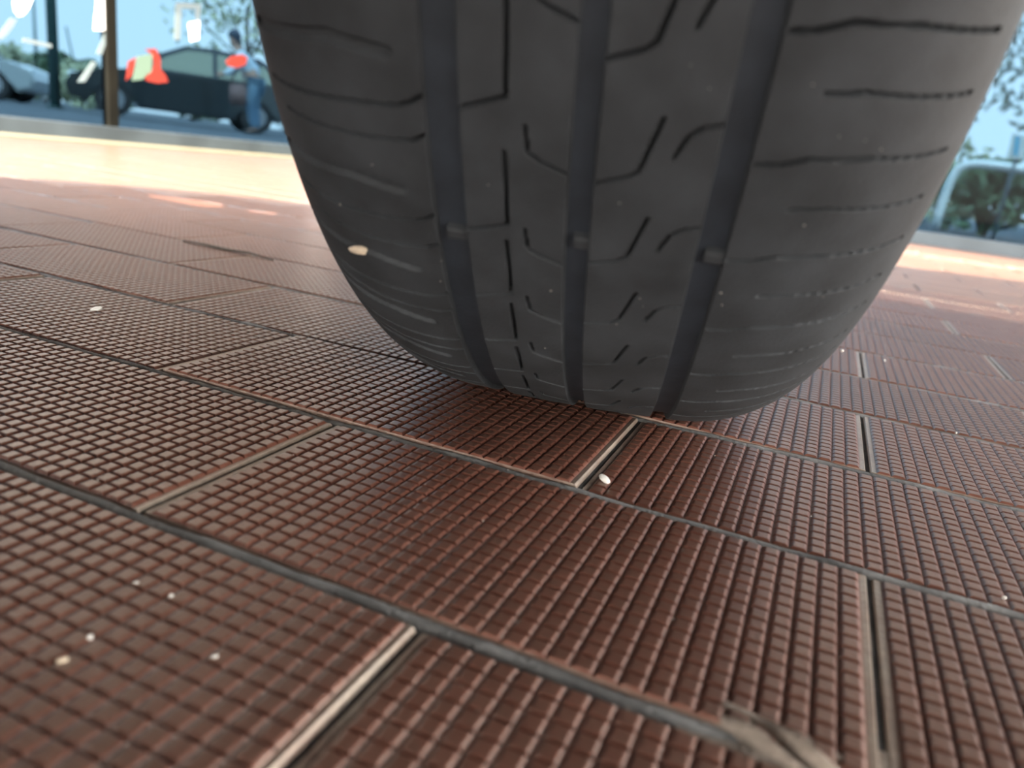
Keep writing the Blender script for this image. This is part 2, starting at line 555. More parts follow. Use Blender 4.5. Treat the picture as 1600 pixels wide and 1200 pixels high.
def wrap(arc, s, depth):
    """arc (from the bottom towards the camera) and s to points in the tyre's own frame"""
    th = arc / RAD
    r = RAD - drop(s) - depth
    x = s
    y = -np.sin(th) * r
    z = -np.cos(th) * r + (TC.z - BASE)
    lo = GROUND - BASE
    z = np.where(z < lo, lo + (depth > 0.001) * np.minimum(depth, 0.004), z)
    return np.stack([x, y, z], -1)

mm = 0.001
CIRC = 2 * math.pi * RAD
arc_fine = np.arange(-0.060, 0.600, 0.00055)
arc_coarse = np.arange(0.600, CIRC - 0.060 - 0.002, 0.006)
ARC = np.concatenate([arc_fine, arc_coarse])

sipes = []      # (polyline in mm (s, arc), width, depth, soft)
def sip(pts, w, d): sipes.append((np.array(pts, float) * mm, w * mm, d * mm))
for k in range(-7, 12):
    def at_k(first, step):
        if k < 0: return first[0] - step * 1.22 * k
        return first[k] if k < len(first) else first[-1] - step * (k - len(first) + 1)
    a = at_k((325.3, 279.5, 244, 209, 174), 35)
    sip([(-24.6, a + (43 if k == 0 else 33)), (-24.3, a + 5), (-38, a)], 0.52, 4)
    a = at_k((353, 308, 269.6, 234.5, 200), 35)
    sip([(-18.3, a + 14), (-17.3, a + 5.5), (-13.5, a + 3), (-4.2, a - .5)], 0.46, 3.5)
    a = at_k((344, 306, 272, 237, 202), 35)
    sip([(21.3, a + 23), (16.6, a + 6), (13.5, a + 3.4), (3.5, a)], 0.50, 3.5)
    a = at_k((354, 317.3, 282, 244, 209), 35)
    sip([(39, a + 12), (33, a + 10.5), (29, a + 7.5), (26, a)], 0.46, 3.5)
    a = at_k((357, 320, 283.5, 246, 209), 36)
    sip([(49, a - 2), (56, a - 1.2), (63, a + 1), (80, a + .5), (110, a - 4)], 0.56, 5.0)
    a = at_k((340, 303.5, 265.5, 226), 36)
    sip([(62, a), (72, a + .5), (103, a - 4)], 0.50, 4.5)
    a = at_k((338.6, 292, 253.5, 216, 179), 37)
    sip([(-112, a - 4), (-80, a + 2), (-60.5, a)], 1.7, 1.7)
    b = at_k((322, 278, 236, 199), 37)
    sip([(-110, b - 5), (-72, b), (-58, b + 1), (-53, b + 3), (-49, b + 6)], 0.50, 4.5)
    b = at_k((311, 266, 226, 189), 37)
    sip([(-104, b - 3), (-64, b), (-55, b + .5), (-49, b + 4)], 0.46, 4.0)

def depth_map(S, A):
    D = np.zeros_like(S)
    for pts, w, d in sipes:
        lo, hi = pts.min(0) - 0.004, pts.max(0) + 0.004
        # arcs above the fine range carry no sipes
        msk = (S > lo[0]) & (S < hi[0]) & (A > lo[1]) & (A < hi[1])
        if not msk.any(): continue
        s, a = S[msk], A[msk]
        best = np.full(s.shape, 1.0)
        for p, q in zip(pts, pts[1:]):
            v = q - p
            t = np.clip(((s - p[0]) * v[0] + (a - p[1]) * v[1]) / (v @ v), 0, 1)
            best = np.minimum(best, np.hypot(s - p[0] - t * v[0], a - p[1] - t * v[1]))
        D[msk] = np.maximum(D[msk], d * np.clip((w * 1.35 - best) / (w * 0.7), 0, 1))
    return D

def revolve(name, svals, depths, mat, parent, arcs=ARC, sipe=True, smooth=True):
    ns, na = len(svals), len(arcs)
    S, A = np.meshgrid(svals, arcs, indexing='ij')
    D = np.tile(np.asarray(depths)[:, None], (1, na))
    if sipe:
        sk = np.asarray(depths) == 0
        D[sk] += depth_map(S[sk], A[sk])
    P = wrap(A, S, D).reshape(-1, 3)
    idx = np.arange(ns * na).reshape(ns, na)
    nx = np.roll(idx, -1, axis=1)
    q = np.stack([idx[:-1], nx[:-1], nx[1:], idx[1:]], -1).reshape(-1, 4)
    me = bpy.data.meshes.new(name)
    me.from_pydata(P.tolist(), [], q.tolist())
    me.update()
    o = link_mesh(name, me, mat, parent, smooth)
    me.set_sharp_from_angle(angle=math.radians(32))
    return o

GROOVES = ((-50.2, -38.3), (-5.0, 3.8), (37.8, 47.8))
GD = 3.4 * mm
def rib(s0, s1, left_wall, right_wall):
    sv = np.arange(s0, s1, 0.6) * mm
    sv = np.append(sv, s1 * mm)
    dp = np.zeros_like(sv)
    if left_wall:
        sv = np.concatenate([[(s0 - 0.9) * mm, (s0 - 0.25) * mm], sv]); dp = np.concatenate([[GD + 0.3 * mm, 0.5 * mm], dp])
    if right_wall:
        sv = np.concatenate([sv, [(s1 + 0.25) * mm, (s1 + 0.9) * mm]]); dp = np.concatenate([dp, [0.5 * mm, GD + 0.3 * mm]])
    return revolve('tread_rib', sv, dp, M['rubber'], tyre)
rib(-113.0, GROOVES[0][0], False, True)
rib(GROOVES[0][1], GROOVES[1][0], True, True)
rib(GROOVES[1][1], GROOVES[2][0], True, True)
rib(GROOVES[2][1], 104.6, True, False)
for g0, g1 in GROOVES:
    sv = np.linspace(g0 - 0.5, g1 + 0.5, 7) * mm
    revolve('groove', sv, np.full(7, GD) - np.array([.9, .35, 0, 0, 0, .35, .9]) * mm, M['rubber_dark'], tyre, sipe=False)

# side walls
arc_side = np.linspace(0, CIRC, 240, endpoint=False)
def sidewall(sign):
    prof = [(a_, float(drop(np.array(S0 + a_ * mm))) * 1000) for a_ in (108.6, 111, 113.5, 116, 118, 119.4, 120.3)]
    prof += [(120.5, 60), (119.6, 72), (116, 85), (111, 96), (107.5, 101), (108, 103), (104, 107.5), (99, 111.5)]
    th = arc_side / RAD
    V = []
    for s, dr in prof:
        r = RAD - dr * mm
        for t in th:
            z = -math.cos(t) * r + (TC.z - BASE)
            V.append((S0 + sign * s * mm, -math.sin(t) * r, max(z, GROUND - BASE)))
    n_ = len(th)
    F = []
    for i in range(len(prof) - 1):
        for k in range(n_):
            f = (i * n_ + k, i * n_ + (k + 1) % n_, (i + 1) * n_ + (k + 1) % n_, (i + 1) * n_ + k)
            F.append(f if sign < 0 else f[::-1])
    return pydata('sidewall', V, F, M['rubber'], tyre, True)
sidewall(-1); sidewall(1)
# steel rim
bm = bmesh.new()
prof = [(S0 + a_, r_) for a_, r_ in ((-0.101, 0.203), (-0.099, 0.209), (-0.093, 0.204), (-0.080, 0.196), (-0.03, 0.182), (0.03, 0.182), (0.080, 0.196), (0.093, 0.204), (0.099, 0.209), (0.101, 0.203))]
rings = []
for s, r in prof:
    rings.append([bm.verts.new((s, -math.sin(t) * r, -math.cos(t) * r + TC.z - BASE)) for t in (2 * math.pi * k / 72 for k in range(72))])
for a, b in zip(rings, rings[1:]):
    for k in range(72):
        bm.faces.new((a[k], a[(k + 1) % 72], b[(k + 1) % 72], b[k]))
disc = [[bm.verts.new((0.045 - 0.02 * (r < .1), -math.sin(t) * r, -math.cos(t) * r + TC.z - BASE)) for t in (2 * math.pi * k / 72 for k in range(72))] for r in (0.184, 0.15, 0.09, 0.03)]
for a, b in zip(disc, disc[1:]):
    for k in range(72):
        bm.faces.new((a[k], a[(k + 1) % 72], b[(k + 1) % 72], b[k]))
bm.faces.new(disc[-1])
bm_obj('rim', bm, M['steel'], tyre, True)

def on_tread(s_mm, a_mm, lift=0.0):
    return Vector(wrap(np.array(a_mm * mm), np.array(s_mm * mm), np.array(-lift * mm)))

def tread_frame(s_mm, a_mm, lift):
    th = a_mm * mm / RAD
    up = Vector((0, -math.sin(th), -math.cos(th)))
    fwd = Vector((0, -math.cos(th), math.sin(th)))
    m = Matrix((Vector((1, 0, 0)), fwd, up)).transposed().to_4x4()
    m.translation = on_tread(s_mm, a_mm, lift)
    return m

# wear bars across the main grooves
for (g0, g1), aa in zip(GROOVES, (275, 280, 280.5)):
    bm = bmesh.new()
    w = (g1 - g0) / 2 * mm
    ww = w * 0.62
    add_prism(bm, [(-0.0035, -0.002), (-0.0026, 0.0016), (-0.0015, 0.0022), (0.0015, 0.0022), (0.0026, 0.0016), (0.0035, -0.002)], 0, -ww, ww + 0.0006)
    o = bm_obj('wear_bar', bm, M['rubber'], tyre)
    o.matrix_local = tread_frame((g0 + g1) / 2 + 1.6, aa, -2.9)
    o.scale = (1.0, 1.0, 1.0)
for aa in (640, 980, 1320, 1660):
    for g0, g1 in GROOVES:
        o = bpy.data.objects.new('wear_bar', o.data)
        C.objects.link(o); o.parent = tyre
        o.matrix_local = tread_frame((g0 + g1) / 2, aa, -2.9)

def stone_mesh(name, rad, seed, stretch=(1, 1, 1), mat=None, sub=2):
    bm = bmesh.new()
    bmesh.ops.create_icosphere(bm, subdivisions=sub, radius=1.0)
    r_ = random.Random(seed)
    ph = [(Vector((r_.gauss(0, 1), r_.gauss(0, 1), r_.gauss(0, 1))).normalized(), r_.uniform(.1, .28)) for _ in range(5)]
    for v in bm.verts:
        k = 1 - sum(a * max(0, v.co.dot(d) - 0.35) for d, a in ph)
        v.co = Vector([v.co[i] * k * rad * stretch[i] for i in range(3)])
    me = bpy.data.meshes.new(name)
    bm.to_mesh(me); bm.free()
    me.polygons.foreach_set('use_smooth', [True] * len(me.polygons))
    if mat: me.materials.append(mat)
    return me

# the stone wedged in a shoulder slot, and grit pressed into the tread
st = bpy.data.objects.new('lodged_stone', stone_mesh('lodged_stone', 0.0028, 3, (2.0, 0.75, 0.7), M['tan_stone']))
C.objects.link(st); st.parent = tyre
st.matrix_local = tread_frame(-85, 252.2, -0.6) @ Matrix.Rotation(0.10, 4, 'Z')
tag(st, 'tan stone wedged in a shoulder slot')
GR = stone_mesh('grit', 0.0003, 11, (1, 1, .7), M['grit'], 1)
for s_, a_ in ((-88.5, 275.3), (-50, 261), (-52, 248.4), (26, 344.7), (32, 339), (58, 342.3), (69, 328.2), (76.5, 326.8), (82, 323.5), (23, 257.8), (24.5, 253.6), (49.5, 266), (51, 259.7), (-9, 255), (68, 298), (-12, 212), (16, 240), (84, 262), (-70, 300), (12, 300), (-30, 300)):
    g_ = bpy.data.objects.new('grit', GR)
    C.objects.link(g_); g_.parent = tyre
    k = random.uniform(0.6, 1.3)
    g_.matrix_local = tread_frame(s_, a_, 0.2) @ Matrix.Diagonal((k * random.uniform(.8, 1.6), k, k, 1))

# ------------------------------------------------------------------ things lying on the floor
def lay(name, me, loc, rot, label, cat, group=None):
    o = bpy.data.objects.new(name, me)
    C.objects.link(o)
    o.location = loc; o.rotation_euler = rot
    return tag(o, label, cat, group)
TOPZ_ = STUD_H
lay('pebble', stone_mesh('pebble', 0.0021, 21, (1.75, 1.0, 0.75), M['white_stone'], 3), (0.2612, 0.2700, TOPZ_ + 0.0008), (0.1, 0.25, -0.55),
    'smooth white pebble beside the raised tile corner before the tyre', 'pebble')
bm = bmesh.new()
add_prism(bm, [(-.0055, -.004), (.004, -.0045), (.0062, .001), (.0025, .0046), (-.0045, .0035)], 2, 0, 0.0012)
fl = bm_obj('paper_scrap', bm, M['white_paint'])
fl.scale = (.62, .62, .62)
fl.location = (-0.130, 0.3225, TOPZ_ + 0.0012); fl.rotation_euler = (0.25, -0.15, 0.3)
tag(fl, 'tiny white paper scrap lying alone on a tile', 'litter')
CH = stone_mesh('stone_chip', 0.0011, 33, (1.2, 1, .8), M['white_stone'])
chips = [((0.1755, 0.0945), 1.0, 'white stone chip on the closest tile, beside a purplish speck'),
         ((0.2060, 0.0800), 1.1, 'pale greenish chip between studs near the closest cross joint'),
         ((0.4250, 0.2610), 1.1, 'cream stone chip just above the long joint at the picture edge'),
         ((0.3680, 0.7310), 2.0, 'pinkish white chip beside the far cross joint past the tyre'),
         ((0.4060, 0.7240), 1.2, 'tiny white chip on the far tile past the cross joint'),
         ((0.4390, 0.5050), 1.1, 'white chip lying in the long joint past the tyre'),
         ((0.1730, 0.0690), 1.2, 'pinkish chip in a groove of the closest tile'),
         ((0.1620, 0.0940), 0.9, 'small olive chip left of the white chip on the closest tile')]
for i, ((x, y), k, lab) in enumerate(chips):
    o = lay('stone_chip', CH, (x, y, STUD_H + 0.0006), (random.random(), random.random(), random.random() * 6), lab, 'stone', 'stone chips scattered on the tiles')
    k *= 0.75
    o.scale = (k, k, k)
lay('pebble', stone_mesh('pebble', 0.0013, 8, (1.2, 1, .8), M['tan_stone']), (0.1755, 0.0590, STUD_H + 0.0006), (0, 0, 1.0),
    'round tan pebble between the closest studs', 'pebble')
# loose grains, past counting
V, F = [], []
for _ in range(420):
    d = random.uniform(0.16, 1.1) ; a = random.uniform(-0.75, 1.15)
    x, y = CAM[0] - math.sin(a) * d, CAM[1] + math.cos(a) * d
    if abs(x - TC.x) < 0.1 and abs(y - TC.y) < 0.07: continue
    r_ = random.uniform(0.00012, 0.0004)
    i = len(V)
    z = STUD_H + r_ * .6
    V += [(x - r_, y, z), (x, y - r_, z), (x + r_, y, z), (x, y + r_, z), (x, y, z + r_), (x, y, z - r_)]
    for q in range(4):
        F += [(i + q, i + (q + 1) % 4, i + 4), (i + (q + 1) % 4, i + q, i + 5)]
tag(pydata('sand_grains', V, F, M['grit']), 'pale sand grains scattered over the tiles', 'sand', None, 'stuff')

# smear of dried mortar over the near joint
nx_, ny_ = 60, 40
V, F = [], []
def smear(u, v):
    body = math.exp(-((u / 0.023) ** 2 * 1.1 + ((v + 0.25 * u) / 0.0085) ** 2) ** 1.3)
    fold = 0.0016 * math.sin((v * 0.9 + u * 0.35) * 900 + 1.3 * math.sin(u * 160)) + 0.0008 * math.sin(u * 420 + v * 300)
    return body * (0.0032 + fold) 
for j in range(ny_ + 1):
    for i in range(nx_ + 1):
        u, v = (i / nx_ - 0.5) * 0.058, (j / ny_ - 0.5) * 0.028
        V.append((u, v, smear(u, v) - 0.0012))
for j in range(ny_):
    for i in range(nx_):
        a = j * (nx_ + 1) + i
        F.append((a, a + 1, a + nx_ + 2, a + nx_ + 1))
sm = pydata('mortar_smear', V, F, M['patch'], None, True)
sm.location = (0.353, 0.130, 0.0006); sm.rotation_euler = (0, 0, 0.02)
tag(sm, 'lumpy smear of dried grey mortar over the joint at the bottom edge', 'mortar')
# dark twig in a joint far left
bm = bmesh.new()
add_tube(bm, [(-0.065, .003, .001), (-.03, -.001, .003), (0, 0, .002), (.035, .002, .003), (.07, -.001, .001)], [.0006, .0016, .0018, .0014, .0007], 6)
tw = bm_obj('twig', bm, M['bark'], None, True)
p0, p1 = at_z(300, 383), at_z(402, 404)
tw.location = (p0 + p1) / 2 + Vector((0, 0, 0.001))
tw.rotation_euler = (0, 0, math.atan2(p1.y - p0.y, p1.x - p0.x))
tag(tw, 'thin dark twig lying in a far tile joint', 'twig')

# ------------------------------------------------------------------ unseen steel plates added above the tyre to shade the near floor
DZ, LOW, RIGHT = 0.74, 0.31, 1.20
K = Vector((SUN_DIR.x / -SUN_DIR.z, SUN_DIR.y / -SUN_DIR.z)) * DZ
def deck_pt(x, y): return (x - K.x, y - K.y)
def dp(*pts): return [deck_pt(*at_z(px, py).to_2d()) for px, py in pts]
LEFT = -1.12
edge = dp((0, 281), (50, 281), (125, 286), (250, 296))
edge = [(LEFT, edge[0][1] - 0.10)] + edge
edge += dp((225, 304), (229, 308), (300, 322), (350, 325), (345, 318), (300, 312), (225, 304), (250, 296), (400, 310))      # slot cut to drop a sun patch into the shade
edge += dp((382, 328), (384, 332), (433, 337), (430, 333), (382, 328), (400, 310), (470, 319), (1397, 416), (1440, 421), (1520, 431))
GR0, GR1 = dp((1372, 445))[0], dp((1600, 480), (1600, 506))
gx0, gx1, gy0, gy1 = 0.40, 0.93, deck_pt(0, 1.26)[1], deck_pt(0, 1.535)[1]
h0 = (gx1, gy1)
p_in = dp((1520, 431))[0]
edge += [(gx1, gy1), (gx0, gy1), (gx0, gy0), (gx1, gy0), (gx1, gy1), p_in]                                                   # opening under bars added to thin the sun to a dim band
edge += dp((1600, 441)) + [(1.06, dp((1600, 441))[0][1] + 0.05)]
shade_deck = empty('shade_rig', (0, 0, 0))
tag(shade_deck, 'unseen dark steel plates added above the tyre to cast shade', 'shade_rig')
bm = bmesh.new()
add_prism(bm, edge + [(1.20, -0.10), (LEFT, -0.10)], 2, DZ, DZ + 0.012)
y_ = gy0 - 0.004
while y_ < gy1:
    g_ = box_obj('shade_bar', (gx0 - .01, y_, DZ + .012), (gx1 + .01, y_ + .0160, DZ + .0145), M['shade_deck'], shade_deck)
    y_ += 0.021
bm_obj('shade_deck', bm, M['shade_deck'], shade_deck)
bm = bmesh.new()                 # unseen low plate added behind, keeping overhead light off the near tiles
add_prism(bm, [(-1.7, LOW), (-0.16, LOW), (-0.09, DZ), (-0.09, DZ + .012), (-0.18, LOW + .02), (-1.7, LOW + .02)], 0, LEFT, RIGHT)
bm_obj('low_shade', bm, M['shade_deck'], shade_deck)
for x0_, x1_, pr in ((LEFT, 0.04, [(-0.15, LOW), (0.10, LOW + .04), (0.34, LOW + .16)]),
                     (0.40, 1.15, [(-0.15, LOW), (0.05, LOW + .06), (0.46, 0.60)])):       # unseen slopes added beside the wheel to cut light from above
    bm = bmesh.new()
    add_prism(bm, pr + [(y_, z_ + .018) for y_, z_ in pr[::-1]], 0, x0_, x1_)
    bm_obj('sloping_shade', bm, M['shade_deck'], shade_deck)
ax = Vector((math.cos(PSI), math.sin(PSI), 0))
def along(d, z=TC.z): return Vector((TC.x, TC.y, z)) + ax * d
bm = bmesh.new()  # axle, struts and second wheel added to carry the unseen plates
add_tube(bm, [along(0.01), along(-1.02)], 0.03, 12)
bm_obj('axle', bm, M['shade_deck'], shade_deck, True)
for dd in (-0.60, -0.85):
    bm = bmesh.new()
    add_tube(bm, [along(dd), along(dd, DZ + 0.004)], 0.035, 8)
    bm_obj('strut', bm, M['shade_deck'], shade_deck, True)
prof = [(-.09, .21), (-.10, .25), (-.098, .285), (-.07, .312), (0, .3158), (.07, .312), (.098, .285), (.10, .25), (.09, .21), (.05, .18), (.03, .05)]
bm = bmesh.new()
rings = []
c0 = along(-1.06)
for s_, r_ in prof:
    rings.append([bm.verts.new(c0 + ax * s_ + Vector((0, 0, 0.004)) + (Vector((-ax.y, ax.x, 0)) * math.sin(t) + Vector((0, 0, 1)) * math.cos(t)) * r_) for t in (2 * math.pi * k / 48 for k in range(48))])
for a, b in zip(rings, rings[1:]):
    for k in range(48):
        bm.faces.new((a[k], a[(k + 1) % 48], b[(k + 1) % 48], b[k]))
bm.faces.new(rings[0]); bm.faces.new(rings[-1])
bm_obj('wheel', bm, M['rubber'], shade_deck, True)

# ------------------------------------------------------------------ seen through the left glass: a car park
def bearing(px, py, dist):
    """ground point straight below the sight line through px, py at a level distance"""
    d = ray(px, py)
    h = math.hypot(d[0], d[1])
    return Vector((CAM[0] + d[0] / h * dist, CAM[1] + d[1] / h * dist, -0.02))

def make_car(name, loc, rz, paint, label):
    """side profile along +x (front), y across, built on the ground"""
    root = empty(name, loc, rz)
    tag(root, label, 'car')
    # lower body
    low = [(-2.02, .34), (-2.08, .55), (-2.02, .82), (-1.90, .92), (-.6, .93), (.75, .90), (1.45, .82), (1.95, .66), (2.05, .48), (2.0, .30)]
    def arch(cx, n=9, r=.36):
        return [(cx + r * math.cos(t), .30 + r * math.sin(t)) for t in (math.pi * k / n for k in range(n + 1))]
    outline_ = low + [(1.72, .22)] + arch(1.28) + [(.85, .20), (-.85, .20)] + arch(-1.27) + [(-1.72, .26)]
    bm = bmesh.new()
    add_prism(bm, outline_, 1, -.86, .86)
    bmesh.ops.bevel(bm, geom=[e_ for e_ in bm.edges if abs(e_.verts[0].co.y - e_.verts[1].co.y) < 1e-6], offset=.05, segments=2, affect='EDGES')
    bm_obj('body', bm, paint, root)
    # greenhouse, leaning in
    g = [(-1.92, .90), (-1.72, 1.26), (-1.35, 1.42), (-.5, 1.47), (.05, 1.43), (.45, 1.25), (1.0, .89)]
    bm = bmesh.new()
    def sect(y, shrink):
        return [bm.verts.new((x * (1 - .02 * shrink), y * (1 - .22 * max(0, (z - .9) / .57)), z)) for x, z in g]
    A, B = sect(-.82, 1), sect(.82, 1)
    bm.faces.new(A); bm.faces.new(B[::-1])
    for k in range(len(g)):
        bm.faces.new((A[k], B[k], B[(k + 1) % len(g)], A[(k + 1) % len(g)]))
    bm_obj('cabin', bm, paint, root)
    def pane_(pts, y):
        bm = bmesh.new()
        off = .008 * (1 if y > 0 else -1)
        inn = [bm.verts.new((x, y * (1 - .22 * max(0, (z - .9) / .57)) , z)) for x, z in pts]
        out = [bm.verts.new((x, y * (1 - .22 * max(0, (z - .9) / .57)) + off, z)) for x, z in pts]
        n_ = len(pts)
        bm.faces.new(inn); bm.faces.new(out[::-1])
        for k in range(n_):
            bm.faces.new((inn[k], inn[(k + 1) % n_], out[(k + 1) % n_], out[k]))
        bm_obj('side_window', bm, M['car_glass'], root)
    for y in (-.82, .82):
        pane_([(-.45, .95), (-.45, 1.38), (.0, 1.36), (.35, 1.20), (.72, .95)], y)
        pane_([(-1.25, .95), (-1.22, 1.32), (-.53, 1.38), (-.53, .95)], y)
        pane_([(-1.68, .98), (-1.55, 1.22), (-1.33, 1.30), (-1.33, .96)], y)
    bm = bmesh.new()
    add_prism(bm, [(1.02, .92), (.47, 1.27), (.44, 1.24), (.98, .89)], 1, -.62, .62)
    bm_obj('windscreen', bm, M['car_glass'], root)
    bm = bmesh.new()
    add_prism(bm, [(-1.93, .95), (-1.75, 1.26), (-1.71, 1.24), (-1.89, .93)], 1, -.6, .6)
    bm_obj('rear_window', bm, M['car_glass'], root)
    for cx in (1.28, -1.27):
        for sy in (-1, 1):
            bm = bmesh.new()
            r = bmesh.ops.create_cone(bm, segments=28, radius1=.31, radius2=.31, depth=.2, cap_ends=True)
            bmesh.ops.bevel(bm, geom=bm.edges[:], offset=.025, segments=2, affect='EDGES')
            bmesh.ops.rotate(bm, verts=bm.verts, cent=(0, 0, 0), matrix=Matrix.Rotation(math.pi / 2, 3, 'X'))
            bmesh.ops.translate(bm, verts=bm.verts, vec=(cx, sy * .74, .31))
            w_ = bm_obj('wheel', bm, M['trim'], root, False)
            bm = bmesh.new()
            bmesh.ops.create_cone(bm, segments=20, radius1=.19, radius2=.17, depth=.03, cap_ends=True)
            bmesh.ops.rotate(bm, verts=bm.verts, cent=(0, 0, 0), matrix=Matrix.Rotation(math.pi / 2 * sy, 3, 'X'))
            bmesh.ops.translate(bm, verts=bm.verts, vec=(cx, sy * .85, .31))
            bm_obj('hubcap', bm, M['steel'], w_)
    for sy in (-1, 1):
        box_obj('tail_lamp', (-2.07, sy * .72 - .12, .66), (-1.90, sy * .72 + .12, .90), M['red_lamp'], root, .02)
        box_obj('headlamp', (1.80, sy * .66 - .14, .56), (1.99, sy * .66 + .14, .70), M['white_paint'], root, .02)
        box_obj('door_mirror', (.62, sy * .93 - .08, .90), (.76, sy * .93 + .08, 1.04), paint, root, .02)
        for hx in (-.42, -1.2):
            box_obj('door_handle', (hx, sy * .865 - .012, .80), (hx + .16, sy * .865 + .012, .83), M['trim'], root)
    box_obj('number_plate', (-2.105, -.26, .60), (-2.07, .26, .71), M['white_paint'], root)
    return root

view_side = bearing(290, 130, 14.0)
dirv = (view_side - Vector((CAM[0], CAM[1], -0.02))).normalized()
side = Vector((dirv.y, -dirv.x, 0))                       # to the picture's right
heading = math.atan2(-side.y, -side.x)
make_car('hatchback', bearing(287, 130, 17.6), heading + 0.10, M['black_paint'], 'black hatchback parked side-on beyond the shop glass')
make_car('estate_car', bearing(-95, 120, 21.0), heading + math.pi - 0.15, M['grey_paint'], 'pale grey car at the left edge beyond the shop glass')

# person bending at the car
def person(loc, rz):
    root = empty('person', loc, rz)
    tag(root, 'person in a pale shirt and jeans leaning towards the black car', 'person')
    def skin(name, verts, edges, rad, mat, parent):
        me = bpy.data.meshes.new(name)
        me.from_pydata(verts, edges, [])
        o = link_mesh(name, me, mat, parent)
        md = o.modifiers.new('skin', 'SKIN'); md.use_smooth_shade = True
        sv = me.skin_vertices[0].data
        for v, r in zip(sv, rad): v.radius = r if isinstance(r, tuple) else (r, r)
        sv[0].use_root = True
        sb = o.modifiers.new('sub', 'SUBSURF'); sb.levels = 1; sb.render_levels = 2
        return o
    # body: pelvis, chest, neck, head, arms, legs in one surface; faces -x, bent forward
    bv = [(0, 0, .90), (-.10, 0, 1.10), (-.22, 0, 1.28), (-.29, 0, 1.38), (-.33, 0, 1.44), (-.37, 0, 1.53), (-.38, 0, 1.60),
          (-.22, .19, 1.27), (-.36, .23, 1.04), (-.56, .16, .96), (-.64, .14, .96), (-.22, -.19, 1.27), (-.34, -.24, 1.03), (-.54, -.17, .93), (-.62, -.15, .92),
          (.01, .10, .84), (.0, .12, .46), (.04, .12, .08), (-.10, .13, .03), (.01, -.10, .84), (-.08, -.11, .47), (.02, -.12, .08), (-.12, -.13, .03)]
    be = [(0, 1), (1, 2), (2, 3), (3, 4), (4, 5), (5, 6), (2, 7), (7, 8), (8, 9), (9, 10), (2, 11), (11, 12), (12, 13), (13, 14),
          (0, 15), (15, 16), (16, 17), (17, 18), (0, 19), (19, 20), (20, 21), (21, 22)]
    br = [(.13, .15), (.13, .15), (.13, .17), .065, .06, (.10, .085), (.07, .065), .065, .048, .036, .035, .065, .048, .036, .035,
          .095, .065, .045, .04, .095, .065, .045, .04]
    skin('body', bv, be, br, M['skin'], root)
    sv_ = [(0, 0, .92), (-.10, 0, 1.10), (-.22, 0, 1.28), (-.28, 0, 1.36), (-.22, .19, 1.27), (-.36, .23, 1.04), (-.52, .175, .975), (-.22, -.19, 1.27), (-.34, -.24, 1.03), (-.50, -.185, .945)]
    skin('shirt', sv_, [(0, 1), (1, 2), (2, 3), (2, 4), (4, 5), (5, 6), (2, 7), (7, 8), (8, 9)], [(.15, .17), (.15, .17), (.15, .19), .085, .085, .066, .052, .085, .066, .052], M['shirt'], root)
    skin('jeans', [(0, 0, .90), (.01, .10, .84), (.0, .12, .46), (.04, .12, .10), (.01, -.10, .84), (-.08, -.11, .47), (.02, -.12, .10)],
         [(0, 1), (1, 2), (2, 3), (0, 4), (4, 5), (5, 6)], [(.145, .165), .115, .085, .07, .115, .085, .07], M['jeans'], root)
    bm = bmesh.new()
    bmesh.ops.create_uvsphere(bm, u_segments=16, v_segments=10, radius=.115)
    for v in bm.verts:
        v.co.z *= 1.08
        if v.co.z < 0 and v.co.x < .02: v.co *= .75
    bmesh.ops.translate(bm, verts=bm.verts, vec=(-.355, 0, 1.585))
    bm_obj('hair', bm, M['hair'], root, True)
    for y in (.12, -.12):
        bm = bmesh.new()
        add_tube(bm, [(.09, y, .03), (-.02, y, .045), (-.20, y * 1.05, .03)], [.045, .05, .03], 8)
        bm_obj('shoe', bm, M['trim'], root, True)
    return root
pp = bearing(398, 150, 15.2)
person(pp, heading - 0.15 + math.pi)
bag = empty('shoulder_bag', pp + Vector((side.x, side.y, 0)) * -0.30 + Vector((dirv.x, dirv.y, 0)) * -0.35)
tag(bag, 'brown bag hanging beside the person in jeans', 'bag')
bm = bmesh.new(); add_box(bm, (-.17, -.07, .45), (.17, .07, .80)); bmesh.ops.bevel(bm, geom=bm.edges[:], offset=.04, segments=3, affect='EDGES')
bm_obj('pouch', bm, M['bag'], bag, True)
bm = bmesh.new(); add_tube(bm, [(-.15, 0, .78), (-.06, 0, 1.05), (.06, 0, 1.05), (.15, 0, .78)], .014, 6)
bm_obj('strap', bm, M['bag'], bag, True)

